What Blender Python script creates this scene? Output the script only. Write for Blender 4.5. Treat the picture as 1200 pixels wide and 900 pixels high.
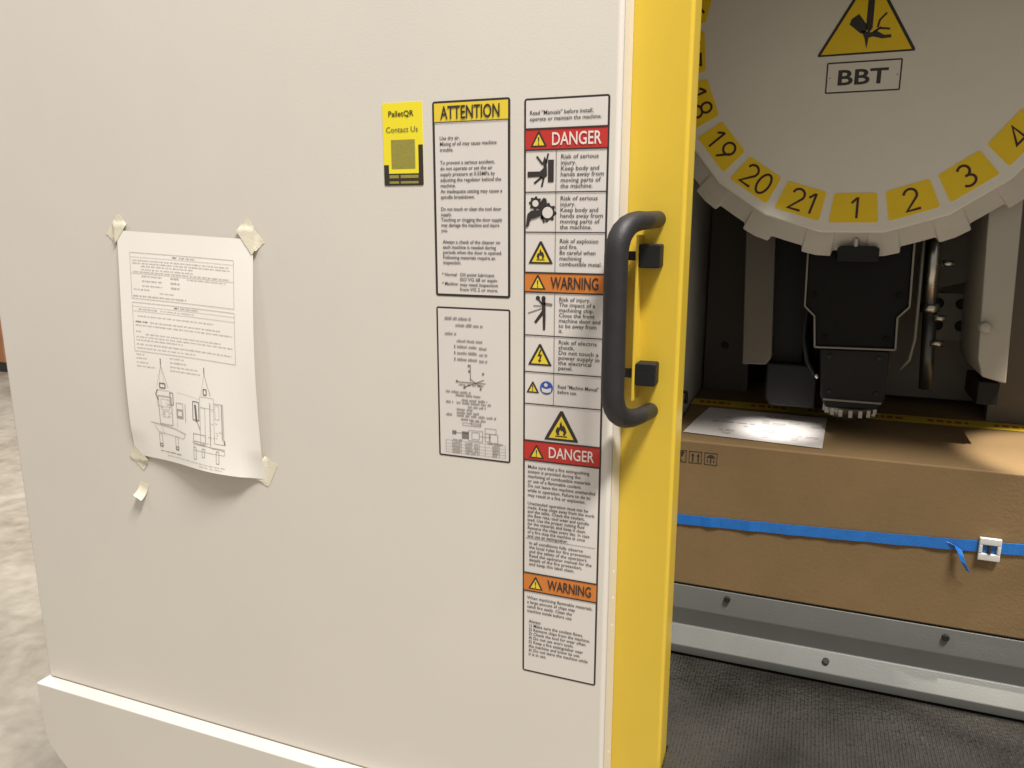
import bpy, bmesh, math, random
from mathutils import Vector, Matrix
random.seed(7)
R = math.radians
for o in list(bpy.data.objects):
    bpy.data.objects.remove(o)
scene = bpy.context.scene
col = scene.collection
ZC = 1.45          # camera height above the workshop floor; all coordinates below are measured from camera height

# ------------------------------------------------------------------ camera
cd = bpy.data.cameras.new('camera'); cam = bpy.data.objects.new('camera', cd); col.objects.link(cam)
cd.sensor_fit = 'HORIZONTAL'; cd.sensor_width = 36; cd.lens = 901 / 1200 * 36
cd.clip_start = 0.01; cd.clip_end = 200
cam.location = (0, 0, ZC); cam.rotation_euler = (R(90 - 12.2), 0, R(21.25))
scene.camera = cam
# ------------------------------------------------------------------ world (dim hall bounce) and lamps
w = bpy.data.worlds.new('World'); scene.world = w; w.use_nodes = True
w.node_tree.nodes['Background'].inputs[0].default_value = (1.0, 0.945, 0.87, 1)
w.node_tree.nodes['Background'].inputs[1].default_value = 0.345
def area(name, loc, target, sx, sy, power, color):
    l = bpy.data.lights.new(name, 'AREA'); l.shape = 'RECTANGLE'; l.size = sx; l.size_y = sy
    l.energy = power; l.color = color
    o = bpy.data.objects.new(name, l); col.objects.link(o)
    o.location = (loc[0], loc[1], loc[2] + ZC)
    o.rotation_euler = (Vector(target) - Vector(loc)).to_track_quat('-Z', 'Y').to_euler()
    return o
area('ceiling_lamp', (1.25, -0.35, 3.5), (0.1, 0.7, -0.4), 1.3, 0.4, 335, (1.0, 0.945, 0.88))
area('ceiling_lamp', (-2.0, -0.25, 2.0), (-0.9, 0.75, -0.6), 0.40, 0.30, 13, (1.0, 0.935, 0.87))
area('ceiling_lamp', (-4.5, 2.5, 2.6), (-4.5, 2.5, -1.5), 1.5, 1.5, 165, (1.0, 0.94, 0.86))
def spot(name, loc, target, power, angle, blend, color, size=0.01):
    l = bpy.data.lights.new(name, 'SPOT'); l.energy = power; l.spot_size = R(angle); l.spot_blend = blend
    l.color = color; l.shadow_soft_size = size
    o = bpy.data.objects.new(name, l); col.objects.link(o)
    o.location = (loc[0], loc[1], loc[2] + ZC)
    o.rotation_euler = (Vector(target) - Vector(loc)).to_track_quat('-Z', 'Y').to_euler()
spot('added_carton_spot', (-0.105, 0.915, 0.44), (-0.032, 1.145, -0.30), 52, 10.0, 0.75, (1.0, 0.95, 0.90), 0.02)  # added spot, stands in for overhead light entering through the roof opening
spot('added_carton_spot', (0.48, 1.02, 0.44), (0.350, 1.135, -0.30), 70, 23, 0.5, (1.0, 0.92, 0.80))  # added likewise, for the right-hand light patch on the carton top
scene.view_settings.view_transform = 'Standard'; scene.view_settings.look = 'None'
scene.view_settings.exposure = 0.0; scene.view_settings.gamma = 1
scene.render.resolution_x = 1024; scene.render.resolution_y = 768

# ------------------------------------------------------------------ materials
MATS = {}
def mat(name, color, rough=0.5, metal=0.0, var=0.0, vscale=6.0, bump=0.0, bscale=300.0, coat=0.0, spec=0.5, rvar=0.0):
    if name in MATS: return MATS[name]
    m = bpy.data.materials.new(name); m.use_nodes = True; nt = m.node_tree; b = nt.nodes['Principled BSDF']
    b.inputs['Base Color'].default_value = (*color, 1); b.inputs['Roughness'].default_value = rough
    b.inputs['Metallic'].default_value = metal; b.inputs['Coat Weight'].default_value = coat
    b.inputs['Specular IOR Level'].default_value = spec
    geo = nt.nodes.new('ShaderNodeNewGeometry')
    if var or rvar:
        n = nt.nodes.new('ShaderNodeTexNoise'); n.inputs['Scale'].default_value = vscale; n.inputs['Detail'].default_value = 8
        n.inputs['Roughness'].default_value = 0.62
        nt.links.new(geo.outputs['Position'], n.inputs['Vector'])
        if var:
            r = nt.nodes.new('ShaderNodeValToRGB')
            r.color_ramp.elements[0].position = 0.3; r.color_ramp.elements[1].position = 0.7
            r.color_ramp.elements[0].color = (*[c * (1 - var) for c in color], 1)
            r.color_ramp.elements[1].color = (*[min(1, c * (1 + var)) for c in color], 1)
            nt.links.new(n.outputs['Fac'], r.inputs['Fac']); nt.links.new(r.outputs['Color'], b.inputs['Base Color'])
        if rvar:
            mr = nt.nodes.new('ShaderNodeMapRange')
            mr.inputs['To Min'].default_value = max(0, rough - rvar); mr.inputs['To Max'].default_value = min(1, rough + rvar)
            nt.links.new(n.outputs['Fac'], mr.inputs['Value']); nt.links.new(mr.outputs['Result'], b.inputs['Roughness'])
    if bump:
        n2 = nt.nodes.new('ShaderNodeTexNoise'); n2.inputs['Scale'].default_value = bscale; n2.inputs['Detail'].default_value = 3
        nt.links.new(geo.outputs['Position'], n2.inputs['Vector'])
        bp = nt.nodes.new('ShaderNodeBump'); bp.inputs['Strength'].default_value = bump; bp.inputs['Distance'].default_value = 0.0006
        nt.links.new(n2.outputs['Fac'], bp.inputs['Height']); nt.links.new(bp.outputs['Normal'], b.inputs['Normal'])
    MATS[name] = m
    return m
M_WHITE = mat('door_paint', (0.69, 0.655, 0.60), 0.42, var=0.02, vscale=4, bump=0.16, bscale=420, rvar=0.14)
M_YEL = mat('yellow_paint', (0.67, 0.475, 0.045), 0.36, var=0.03, vscale=7, bump=0.12, bscale=380, rvar=0.06)
M_BLKP = mat('black_plastic', (0.018, 0.018, 0.020), 0.52, var=0.15, vscale=60, bump=0.5, bscale=900)
M_RUB = mat('black_rubber', (0.010, 0.010, 0.010), 0.6, spec=0.3, bump=0.4, bscale=600)
M_LAB = mat('label_white', (0.70, 0.665, 0.64), 0.38, var=0.015, vscale=20)
M_INK = mat('label_ink', (0.035, 0.028, 0.026), 0.45)
M_INKG = mat('label_ink_soft', (0.085, 0.075, 0.07), 0.5)
M_RULE = mat('label_rule_grey', (0.20, 0.185, 0.175), 0.5)
M_INKS = mat('label_ink_pale', (0.30, 0.28, 0.27), 0.5)
M_RED = mat('label_red', (0.52, 0.035, 0.028), 0.4)
M_ORA = mat('label_orange', (0.62, 0.20, 0.035), 0.4)
M_LYEL = mat('label_yellow', (0.78, 0.60, 0.045), 0.4)
M_LWHT = mat('label_letter_white', (0.80, 0.70, 0.67), 0.4)
M_BLUE = mat('label_blue', (0.03, 0.09, 0.42), 0.4)
M_QYEL = mat('contact_yellow', (0.86, 0.74, 0.03), 0.4)
M_OLIVE = mat('contact_olive', (0.30, 0.27, 0.055), 0.5, var=0.1, vscale=300)
M_PAPER = mat('paper', (0.90, 0.875, 0.83), 0.75, var=0.012, vscale=30, bump=0.15, bscale=500)
M_PINK = mat('paper_ink', (0.42, 0.395, 0.38), 0.8)
M_PINKD = mat('paper_ink_dark', (0.17, 0.155, 0.15), 0.8)
M_TAPE = mat('masking_tape', (0.76, 0.72, 0.58), 0.6, var=0.04, vscale=80, bump=0.5, bscale=300)
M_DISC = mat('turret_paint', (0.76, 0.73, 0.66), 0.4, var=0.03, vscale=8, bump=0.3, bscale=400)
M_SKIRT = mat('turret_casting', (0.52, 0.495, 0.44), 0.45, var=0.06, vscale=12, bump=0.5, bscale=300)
M_NUM = mat('number_yellow', (0.86, 0.60, 0.006), 0.45, var=0.03, vscale=30)
M_NINK = mat('number_ink', (0.05, 0.012, 0.008), 0.5)
M_CARD = mat('cardboard', (0.215, 0.137, 0.060), 0.8, var=0.13, vscale=6, bump=0.4, bscale=250)
M_STRAP = mat('blue_strap', (0.012, 0.16, 0.55), 0.35, var=0.1, vscale=60, bump=0.6, bscale=500)
M_BUCK = mat('white_buckle', (0.62, 0.62, 0.60), 0.45)
M_YTAPE = mat('caution_tape', (0.70, 0.52, 0.03), 0.4, var=0.08, vscale=50)
M_TRED = mat('tape_red_print', (0.45, 0.05, 0.02), 0.5)
M_RAIL = mat('rail_paint', (0.17, 0.173, 0.162), 0.4, var=0.05, vscale=10, bump=0.3, bscale=400, rvar=0.1)
M_BOLT = mat('black_bolt', (0.010, 0.010, 0.010), 0.6)
M_STEEL = mat('steel', (0.50, 0.48, 0.44), 0.28, metal=1.0, rvar=0.12, vscale=40)
M_DSTEEL = mat('dark_steel', (0.10, 0.10, 0.095), 0.35, metal=0.8, rvar=0.1, vscale=30)
M_HEAD = mat('spindle_black', (0.005, 0.0047, 0.0043), 0.6, spec=0.22, var=0.2, vscale=14, bump=0.3, bscale=300, rvar=0.1)
M_NOSE = mat('nose_charcoal', (0.009, 0.009, 0.0093), 0.5, spec=0.3, var=0.2, vscale=30, rvar=0.1)
M_TRIM = mat('trim_grey', (0.22, 0.205, 0.175), 0.4)
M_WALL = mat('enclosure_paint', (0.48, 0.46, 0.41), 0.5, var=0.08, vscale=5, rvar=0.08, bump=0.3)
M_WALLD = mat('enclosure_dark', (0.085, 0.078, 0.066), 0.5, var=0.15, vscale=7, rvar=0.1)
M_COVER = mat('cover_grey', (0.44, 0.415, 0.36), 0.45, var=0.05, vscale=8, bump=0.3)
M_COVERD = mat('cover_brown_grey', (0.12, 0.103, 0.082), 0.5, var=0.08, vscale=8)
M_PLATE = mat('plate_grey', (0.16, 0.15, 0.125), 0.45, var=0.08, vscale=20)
M_GLINT = mat('glint_white', (0.95, 0.94, 0.90), 0.3, metal=0.0)  # near-white colour in place of bright reflections
M_CRATE = mat('crate_orange', (0.42, 0.19, 0.09), 0.7, var=0.1, vscale=8)
M_SKID = mat('skid_black', (0.03, 0.03, 0.032), 0.6)

def concrete():
    m = bpy.data.materials.new('concrete'); m.use_nodes = True; nt = m.node_tree; b = nt.nodes['Principled BSDF']
    geo = nt.nodes.new('ShaderNodeNewGeometry')
    n1 = nt.nodes.new('ShaderNodeTexNoise'); n1.inputs['Scale'].default_value = 2.2; n1.inputs['Detail'].default_value = 10; n1.inputs['Roughness'].default_value = 0.65; n1.inputs['Distortion'].default_value = 0.8
    n2 = nt.nodes.new('ShaderNodeTexNoise'); n2.inputs['Scale'].default_value = 14; n2.inputs['Detail'].default_value = 8
    for n in (n1, n2): nt.links.new(geo.outputs['Position'], n.inputs['Vector'])
    mx = nt.nodes.new('ShaderNodeMix'); mx.data_type = 'FLOAT'; mx.inputs[0].default_value = 0.35
    nt.links.new(n1.outputs['Fac'], mx.inputs[2]); nt.links.new(n2.outputs['Fac'], mx.inputs[3])
    r = nt.nodes.new('ShaderNodeValToRGB'); e = r.color_ramp.elements
    e[0].position = 0.34; e[0].color = (0.26, 0.225, 0.18, 1); e[1].position = 0.62; e[1].color = (0.52, 0.475, 0.40, 1)
    nt.links.new(mx.outputs[0], r.inputs['Fac']); nt.links.new(r.outputs['Color'], b.inputs['Base Color'])
    b.inputs['Roughness'].default_value = 0.5
    return m
M_CONC = concrete()
def ribbed():
    m = bpy.data.materials.new('ribbed_mat'); m.use_nodes = True; nt = m.node_tree; b = nt.nodes['Principled BSDF']
    geo = nt.nodes.new('ShaderNodeNewGeometry')
    wv = nt.nodes.new('ShaderNodeTexWave'); wv.wave_type = 'BANDS'; wv.bands_direction = 'X'
    wv.inputs['Scale'].default_value = 70; wv.inputs['Distortion'].default_value = 0.6; wv.inputs['Detail'].default_value = 2
    vo = nt.nodes.new('ShaderNodeTexVoronoi'); vo.inputs['Scale'].default_value = 170
    no = nt.nodes.new('ShaderNodeTexNoise'); no.inputs['Scale'].default_value = 9; no.inputs['Detail'].default_value = 7
    for n in (wv, vo, no): nt.links.new(geo.outputs['Position'], n.inputs['Vector'])
    ad = nt.nodes.new('ShaderNodeMath'); ad.operation = 'MULTIPLY_ADD'; ad.inputs[1].default_value = 0.7
    nt.links.new(wv.outputs['Fac'], ad.inputs[0]); nt.links.new(vo.outputs['Distance'], ad.inputs[2])
    n3 = nt.nodes.new('ShaderNodeTexNoise'); n3.inputs['Scale'].default_value = 22; n3.inputs['Detail'].default_value = 5; n3.inputs['Distortion'].default_value = 1.2
    nt.links.new(geo.outputs['Position'], n3.inputs['Vector'])
    b0 = nt.nodes.new('ShaderNodeBump'); b0.inputs['Strength'].default_value = 0.22; b0.inputs['Distance'].default_value = 0.012
    nt.links.new(n3.outputs['Fac'], b0.inputs['Height'])
    bp = nt.nodes.new('ShaderNodeBump'); bp.inputs['Strength'].default_value = 0.9; bp.inputs['Distance'].default_value = 0.0018
    nt.links.new(b0.outputs['Normal'], bp.inputs['Normal'])
    nt.links.new(ad.outputs[0], bp.inputs['Height']); nt.links.new(bp.outputs['Normal'], b.inputs['Normal'])
    r = nt.nodes.new('ShaderNodeValToRGB'); e = r.color_ramp.elements
    e[0].position = 0.3; e[0].color = (0.016, 0.015, 0.013, 1); e[1].position = 0.72; e[1].color = (0.055, 0.051, 0.045, 1)
    nt.links.new(no.outputs['Fac'], r.inputs['Fac']); nt.links.new(r.outputs['Color'], b.inputs['Base Color'])
    b.inputs['Roughness'].default_value = 0.26; b.inputs['Specular IOR Level'].default_value = 0.8
    return m
M_RIB = ribbed()

# ------------------------------------------------------------------ mesh helpers
class MB:
    def __init__(s): s.v = []; s.f = []
    def add(s, v, f):
        n = len(s.v); s.v += [tuple(p) for p in v]; s.f += [tuple(i + n for i in q) for q in f]; return s
    def box(s, x0, x1, y0, y1, z0, z1):
        v = [(x, y, z) for x in (x0, x1) for y in (y0, y1) for z in (z0, z1)]
        return s.add(v, [(0, 1, 3, 2), (4, 6, 7, 5), (0, 4, 5, 1), (2, 3, 7, 6), (0, 2, 6, 4), (1, 5, 7, 3)])
    def prism_y(s, pts, y0, y1):      # outline in x,z extruded in depth
        n = len(pts); v = [(x, y0, z) for x, z in pts] + [(x, y1, z) for x, z in pts]
        return s.add(v, [tuple(range(n)), tuple(range(2 * n - 1, n - 1, -1))] + [(i, i + n, (i + 1) % n + n, (i + 1) % n) for i in range(n)])
    def prism_x(s, pts, x0, x1):      # outline in y,z extruded along x
        n = len(pts); v = [(x0, y, z) for y, z in pts] + [(x1, y, z) for y, z in pts]
        return s.add(v, [tuple(range(n - 1, -1, -1)), tuple(range(n, 2 * n))] + [(i, (i + 1) % n, (i + 1) % n + n, i + n) for i in range(n)])
    def tube(s, path, radii, n=14, flat=1.0, caps=True):
        path = [Vector(p) for p in path]; base = len(s.v); up0 = None
        for i, p in enumerate(path):
            t = (path[min(i + 1, len(path) - 1)] - path[max(i - 1, 0)]).normalized()
            if up0 is None: up0 = t.orthogonal().normalized()
            up0 = (up0 - t * up0.dot(t)).normalized(); sd = t.cross(up0)
            r = radii[i] if isinstance(radii, (list, tuple)) else radii
            for k in range(n):
                a = 2 * math.pi * k / n
                s.v.append(tuple(p + up0 * math.cos(a) * r + sd * math.sin(a) * r * flat))
        for i in range(len(path) - 1):
            for k in range(n):
                a = base + i * n + k; b = base + i * n + (k + 1) % n
                s.f.append((a, b, b + n, a + n))
        if caps:
            s.f.append(tuple(base + k for k in range(n - 1, -1, -1))); e = base + (len(path) - 1) * n
            s.f.append(tuple(e + k for k in range(n)))
        return s
    def lathe(s, prof, cx, cy, axis='z', n=32):   # prof: (r, h) closed ends by r=0
        base = len(s.v)
        for r, h in prof:
            for k in range(n):
                a = 2 * math.pi * k / n; c, d = r * math.cos(a), r * math.sin(a)
                s.v.append((cx + c, cy + d, h) if axis == 'z' else (cx + c, h, cy + d))
        for i in range(len(prof) - 1):
            for k in range(n):
                a = base + i * n + k; b = base + i * n + (k + 1) % n
                s.f.append((a, b, b + n, a + n))
        return s
    def mesh(s, name):
        me = bpy.data.meshes.new(name); me.from_pydata(s.v, [], s.f); me.update()
        bm = bmesh.new(); bm.from_mesh(me); bmesh.ops.recalc_face_normals(bm, faces=bm.faces); bm.to_mesh(me); bm.free()
        return me
def obj(name, mb, m, parent=None, bevel=0.0, smooth=False, seg=2, flip=False):
    me = mb.mesh(name) if isinstance(mb, MB) else mb
    me.materials.append(m)
    o = bpy.data.objects.new(name, me); col.objects.link(o)
    if parent is None: o.location.z = ZC
    else:
        o.parent = parent
        if parent.parent is None and parent.type == 'EMPTY':
            o.location = (-parent.location.x, -parent.location.y, ZC - parent.location.z)
    if smooth:
        for p in me.polygons: p.use_smooth = True
    if bevel:
        b = o.modifiers.new('bevel', 'BEVEL'); b.width = bevel; b.segments = seg; b.limit_method = 'ANGLE'; b.angle_limit = R(35)
        b.harden_normals = False
        for p in me.polygons: p.use_smooth = True
        wn = o.modifiers.new('wn', 'WEIGHTED_NORMAL'); wn.keep_sharp = True
    return o
def tag(o, label, cat, group=None):
    o['label'] = label; o['category'] = cat
    if group: o['group'] = group
    return o
def thing(name, loc, label, cat, group=None):
    o = bpy.data.objects.new(name, None); col.objects.link(o); o.location = (loc[0], loc[1], loc[2] + ZC)
    o.empty_display_size = 0.05
    return tag(o, label, cat, group)
def struct(name, mb, m, bevel=0.0):
    o = obj(name, mb, m, None, bevel); o['kind'] = 'structure'; return o
def rrect(x0, z0, x1, z1, r, n=5):
    pts = []
    for cx, cz, a0 in ((x1 - r, z1 - r, 0), (x0 + r, z1 - r, 90), (x0 + r, z0 + r, 180), (x1 - r, z0 + r, 270)):
        for k in range(n + 1):
            a = R(a0 + 90 * k / n); pts.append((cx + r * math.cos(a), cz + r * math.sin(a)))
    return pts
# flat lettering: text turned into flat faces; returns verts (x right, y up; top-left at 0,0) and faces, scaled to a size in mm
_fc = bpy.data.curves.new('lettering', 'FONT'); _fo = bpy.data.objects.new('lettering', _fc); col.objects.link(_fo)
def letters(body, size, width=None, bold=0.0, spacing=1.0, line=1.0, res=2, center=False):
    _fc.body = body; _fc.size = 1; _fc.offset = bold; _fc.resolution_u = res; _fc.space_character = spacing; _fc.space_line = line
    _fc.fill_mode = 'FRONT'; _fc.align_x = 'CENTER' if center else 'LEFT'
    bpy.context.view_layer.update()
    me = bpy.data.meshes.new_from_object(_fo.evaluated_get(bpy.context.evaluated_depsgraph_get()))
    v = [(a.co.x * size, a.co.y * size) for a in me.vertices]; f = [tuple(p.vertices) for p in me.polygons]
    bpy.data.meshes.remove(me)
    x0 = min(a for a, b in v); x1 = max(a for a, b in v); y1 = max(b for a, b in v); y0 = min(b for a, b in v)
    s = 1.0 if width is None else width / (x1 - x0)
    return [((a - x0) * s, b - y1) for a, b in v], f, (x1 - x0) * s, y1 - y0

# ------------------------------------------------------------------ setting
fl = MB(); fl.add([(-30, -8, -1.45), (12, -8, -1.45), (12, 30, -1.45), (-30, 30, -1.45)], [(0, 1, 2, 3)])
struct('workshop_floor', fl, M_CONC)
# sheet metal room of the machine behind the door
struct('enclosure_wall_left', MB().box(-0.20, -0.176, 0.836, 1.80, -0.80, 0.50), M_WALL)
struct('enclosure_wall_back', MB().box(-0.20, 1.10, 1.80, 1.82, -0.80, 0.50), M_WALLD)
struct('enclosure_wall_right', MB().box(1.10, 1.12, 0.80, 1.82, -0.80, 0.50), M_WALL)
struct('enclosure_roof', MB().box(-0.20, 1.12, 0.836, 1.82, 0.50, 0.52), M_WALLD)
struct('added_shade_header', MB().box(-0.20, 1.12, 0.838, 0.86, 0.30, 0.50), M_WALLD)  # added just above the view to keep lamp light out of the interior
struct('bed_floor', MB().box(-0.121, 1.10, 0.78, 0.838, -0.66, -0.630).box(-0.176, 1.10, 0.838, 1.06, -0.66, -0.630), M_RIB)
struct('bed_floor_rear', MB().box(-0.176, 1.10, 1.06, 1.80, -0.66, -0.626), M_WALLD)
struct('bed_apron', MB().box(-0.095, 1.10, 0.745, 0.775, -1.40, -0.661), M_WHITE)

# ------------------------------------------------------------------ lower cabinet with its ledge under the door
t = thing('machine_cabinet', (-0.6, 0.78, -1.45), 'beige lower machine cabinet whose bright ledge runs below the door', 'cabinet')
zt = -0.7075
pts = [(-1.079, zt), (-0.10, zt), (-0.10, -0.87), (-1.010, -0.87), (-1.048, -0.838), (-1.068, -0.815), (-1.0745, -0.795)]
obj('front_panel', MB().prism_y(pts, 0.7305, 0.775), M_WHITE, t, bevel=0.0018, seg=3)
obj('plinth', MB().box(-0.98, -0.10, 0.86, 1.5, -1.45, -0.872), M_WALL, t)

# ------------------------------------------------------------------ sliding door
door = thing('machine_door', (-0.6, 0.78, -0.72), 'beige sliding machine door with yellow edge frame and black pull handle', 'door')
dp = MB(); dp.prism_y([(-1.0755, -0.7073), (-0.1815, -0.7073), (-0.1815, 0.9), (-1.0755, 0.9)], 0.75, 0.7895)
obj('door_panel', dp, M_WHITE, door, bevel=0.005, seg=4)
yf = obj('edge_frame', MB().box(-0.330, -0.1225, 0.790, 0.835, -0.86, 0.9), M_YEL, door, bevel=0.0045, seg=4)
yf['label'] = 'bright yellow painted edge frame'
# handle: a C of black plastic, leaning towards the panel
def arc(a, corner, b, n=7):
    a, c, b = Vector(a), Vector(corner), Vector(b)
    return [tuple(a * (1 - t) ** 2 + c * 2 * t * (1 - t) + b * t * t) for t in [i / n for i in range(n + 1)]]
zt_, zb_ = -0.0025, -0.1985
path = [(-0.1495, 0.7895, zt_ + 0.001)] + arc((-0.1555, 0.757, zt_), (-0.1725, 0.716, zt_ + 0.001), (-0.1735, 0.716, zt_ - 0.032)) + \
       [(-0.1735, 0.716, -0.07), (-0.1735, 0.716, -0.135)] + \
       arc((-0.1735, 0.716, zb_ + 0.032), (-0.1725, 0.716, zb_ - 0.001), (-0.1555, 0.757, zb_)) + [(-0.1495, 0.7895, zb_ - 0.001)]
rad = [r_ * 0.95 for r_ in [0.0088, 0.0092] + [0.0100, 0.0106, 0.0112, 0.0116, 0.0118, 0.0119, 0.012] + [0.012, 0.012] + [0.012, 0.0119, 0.0118, 0.0116, 0.0112, 0.0106, 0.0100] + [0.0092, 0.0088]]
h = obj('handle', MB().tube(path, rad, 20), M_BLKP, door, smooth=True)
h['label'] = 'black plastic pull handle'
obj('bracket_fin', MB().box(-0.1665, -0.1640, 0.7685, 0.7905, -0.186, -0.0165), M_YEL, door, bevel=0.0006)
for z in (-0.0375, -0.158):
    b = obj('bumper_block', MB().prism_y(rrect(-0.1638, z - 0.0118, -0.1425, z + 0.0118, 0.002), 0.7705, 0.7902), M_RUB, door, bevel=0.0012)
    obj('stud', MB().box(-0.1770, -0.1667, 0.7735, 0.7795, z - 0.0045, z + 0.0045), M_RUB, b)
for z in (-0.3825, -0.4142, -0.4474, -0.6099):
    obj('glint_dot', MB().lathe([(0.0, -0.1803), (0.0012, -0.1804), (0.0022, -0.1811), (0.0022, -0.1818)], 0, 0, 'z', 10), M_GLINT, door, smooth=True)  # small white heads standing in for reflected light dots on the flange
    o = col.objects[-1]
    for v in o.data.vertices:   # turn the dot to face +x on the panel's return flange
        x, y, hh = v.co; v.co = (hh, 0.7745 + x, z + y)
obj('flange', MB().box(-0.1812, -0.1806, 0.7565, 0.7892, -0.70, 0.895), M_WHITE, door)

# ------------------------------------------------------------------ labels stuck on the door
FINE = {'printed_text', 'heading', 'pictogram', 'axis_sketch', 'machine_sketch', 'table_grid', 'alert_mark', 'hazard_mark', 'mandatory_mark', 'word_marks'}
JOIN = FINE - {'heading'}
class Label:
    """A thin sticker: u mm to the right, v mm down from its top left corner."""
    def __init__(s, name, x0, ztop, y, w_, h_, label, cat, group=None):
        s.x0, s.z0, s.y, s.w, s.h = x0, ztop, y, w_, h_
        s.t = thing(name, (x0 + w_ / 2000, y, ztop - h_ / 1000), label, cat, group); s.parts = {}
    def P(s, u, v, layer): return (s.x0 + u / 1000, s.y - 0.0003 - 0.00018 * layer, s.z0 - v / 1000)
    def poly(s, part, m, pts, layer):
        key = (part, m.name) if part in JOIN else (part, len(s.parts))
        mb = s.parts.setdefault(key, (MB(), m))[0]; n = len(mb.v)
        mb.v += [s.P(u, v, layer) for u, v in pts]; mb.f.append(tuple(range(n, n + len(pts))))
    def rect(s, part, m, u0, v0, u1, v1, layer): s.poly(part, m, [(u0, v0), (u1, v0), (u1, v1), (u0, v1)], layer)
    def line(s, part, m, a, b, wd, layer):
        d = Vector((b[0] - a[0], b[1] - a[1])); d.normalize(); n = Vector((-d.y, d.x)) * wd / 2
        s.poly(part, m, [(a[0] + n.x, a[1] + n.y), (b[0] + n.x, b[1] + n.y), (b[0] - n.x, b[1] - n.y), (a[0] - n.x, a[1] - n.y)], layer)
    def circ(s, part, m, u, v, r, layer, n=20): s.poly(part, m, [(u + r * math.cos(2 * math.pi * k / n), v + r * math.sin(2 * math.pi * k / n)) for k in range(n)], layer)
    def text(s, part, m, body, u, v, size, layer, width=None, bold=0.0, line=1.0, center=False, res=2, rot=0, spacing=1.0):
        vs, fs, tw, th = letters(body, size, width, bold, spacing, line, res, center)
        mb = s.parts.setdefault((part, len(s.parts)), (MB(), m))[0]
        mb.add([s.P(u + a, v - b, layer) for a, b in vs], fs); return tw, th
    def frame(s, r=2.5, b=1.6, face=M_LAB):
        mb = MB().prism_y([(s.x0 + u / 1000, s.z0 - v / 1000) for u, v in rrect(0, 0, s.w, s.h, r)], s.y - 0.0003, s.y + 0.0001)
        o = obj('backing', mb, M_INK, s.t); o['label'] = 'black border of the sticker'
        s.poly('face', face, rrect(b, b, s.w - b, s.h - b, max(0.6, r - b)), 1)
    def tri(s, part, cx, vb, wd, layer, fill=M_LYEL, edge=M_INK, th=0.14):
        hh = wd * 0.87
        s.poly(part, edge, [(cx - wd / 2, vb), (cx - wd / 2 + 0.03 * wd, vb - 0.08 * wd), (cx - 0.04 * wd, vb - hh), (cx + 0.04 * wd, vb - hh), (cx + wd / 2 - 0.03 * wd, vb - 0.08 * wd), (cx + wd / 2, vb)], layer)
        k = th * wd / 2
        s.poly(part + '_fill', fill, [(cx - wd / 2 + 1.9 * k, vb - k), (cx, vb - hh + 2.0 * k), (cx + wd / 2 - 1.9 * k, vb - k)], layer + 1)
    def finish(s):
        for (p, _), (mb, m) in s.parts.items():
            me = bpy.data.meshes.new(p); me.from_pydata(mb.v, [], mb.f); me.update()
            o = obj(p, me, m, s.t)
            if p in FINE: o['kind'] = 'stuff'        # print too fine to pick apart
        return s.t
def flame(L, part, cx, vb, hgt, layer):
    p = [(-.30, 0), (-.40, .25), (-.33, .48), (-.20, .62), (-.22, .45), (-.12, .58), (-.10, .80), (.02, 1.0), (.03, .78), (.14, .62), (.17, .72), (.30, .50), (.38, .25), (.28, 0), (.12, 0), (.18, .18), (.08, .34), (0, .26), (-.06, .40), (-.16, .18), (-.12, 0)]
    L.poly(part, M_INK, [(cx + a * hgt, vb - b * hgt) for a, b in p], layer)
    L.rect(part, M_INK, cx - .42 * hgt, vb + .05 * hgt, cx + .42 * hgt, vb + .13 * hgt, layer)
def bolt_(L, part, cx, vb, hgt, layer):
    p = [(.02, 1.0), (-.20, .42), (.0, .46), (-.08, .12), (-.17, .17), (-.04, -.08), (.16, .14), (.05, .13), (.20, .62), (.0, .56), (.14, 1.0)]
    L.poly(part, M_INK, [(cx + a * hgt, vb - b * hgt) for a, b in p], layer)
def bang(L, part, cx, vb, hgt, layer):
    L.poly(part, M_INK, [(cx - .10 * hgt, vb - hgt), (cx + .10 * hgt, vb - hgt), (cx + .05 * hgt, vb - .30 * hgt), (cx - .05 * hgt, vb - .30 * hgt)], layer)
    L.circ(part, M_INK, cx, vb - .10 * hgt, .10 * hgt, layer, 8)

# --- long column of danger and warning panels
L = Label('warning_label', -0.2785, 0.1146, 0.75, 86.8, 626,
          'tall black bordered label strip with red danger and orange warning bands', 'label')
L.frame(2.8, 2.0)
def header(word, v0, v1, m, ink):
    L.rect('colour_band', m, 1.5, v0, 85.3, v1, 2)
    for v in (v0, v1): L.rect('rule', M_INK, 1.4, v - 0.75, 85.4, v + 0.75, 4)
    c = (v0 + v1) / 2
    L.tri('alert_triangle', 15.5, v1 - 2.9, 17, 3, th=0.16); bang(L, 'alert_mark', 15.5, v1 - 4.9, 7.2, 5)
    L.text('heading', ink, word, 29.5, c - 6.3, 17.2, 5, width=50, bold=0.012, res=3)
header('DANGER', 28.8, 48.9, M_RED, M_LWHT); header('WARNING', 169.5, 189.5, M_ORA, M_INK)
header('DANGER', 348.8, 371.0, M_RED, M_LWHT); header('WARNING', 502.8, 524.7, M_ORA, M_INK)
for v in (89.5, 128.9, 234.4, 273.4, 308.1): L.rect('rule', M_INK, 1.4, v - 0.55, 85.4, v + 0.55, 4)
for a, b in ((49.6, 168.8), (190.2, 308)): L.rect('rule', M_RULE, 33.7, a, 34.3, b, 3)
def para(body, u, v, size, width, line=1.0, bold=0.009, m=M_INKG): L.text('printed_text', m, body, u, v, size, 3, width=width, bold=bold, line=line, res=2)
para('Read "Manuals" before install,\noperate or maintain the machine.', 6, 11.5, 5.6, 73, 1.03)
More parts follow.
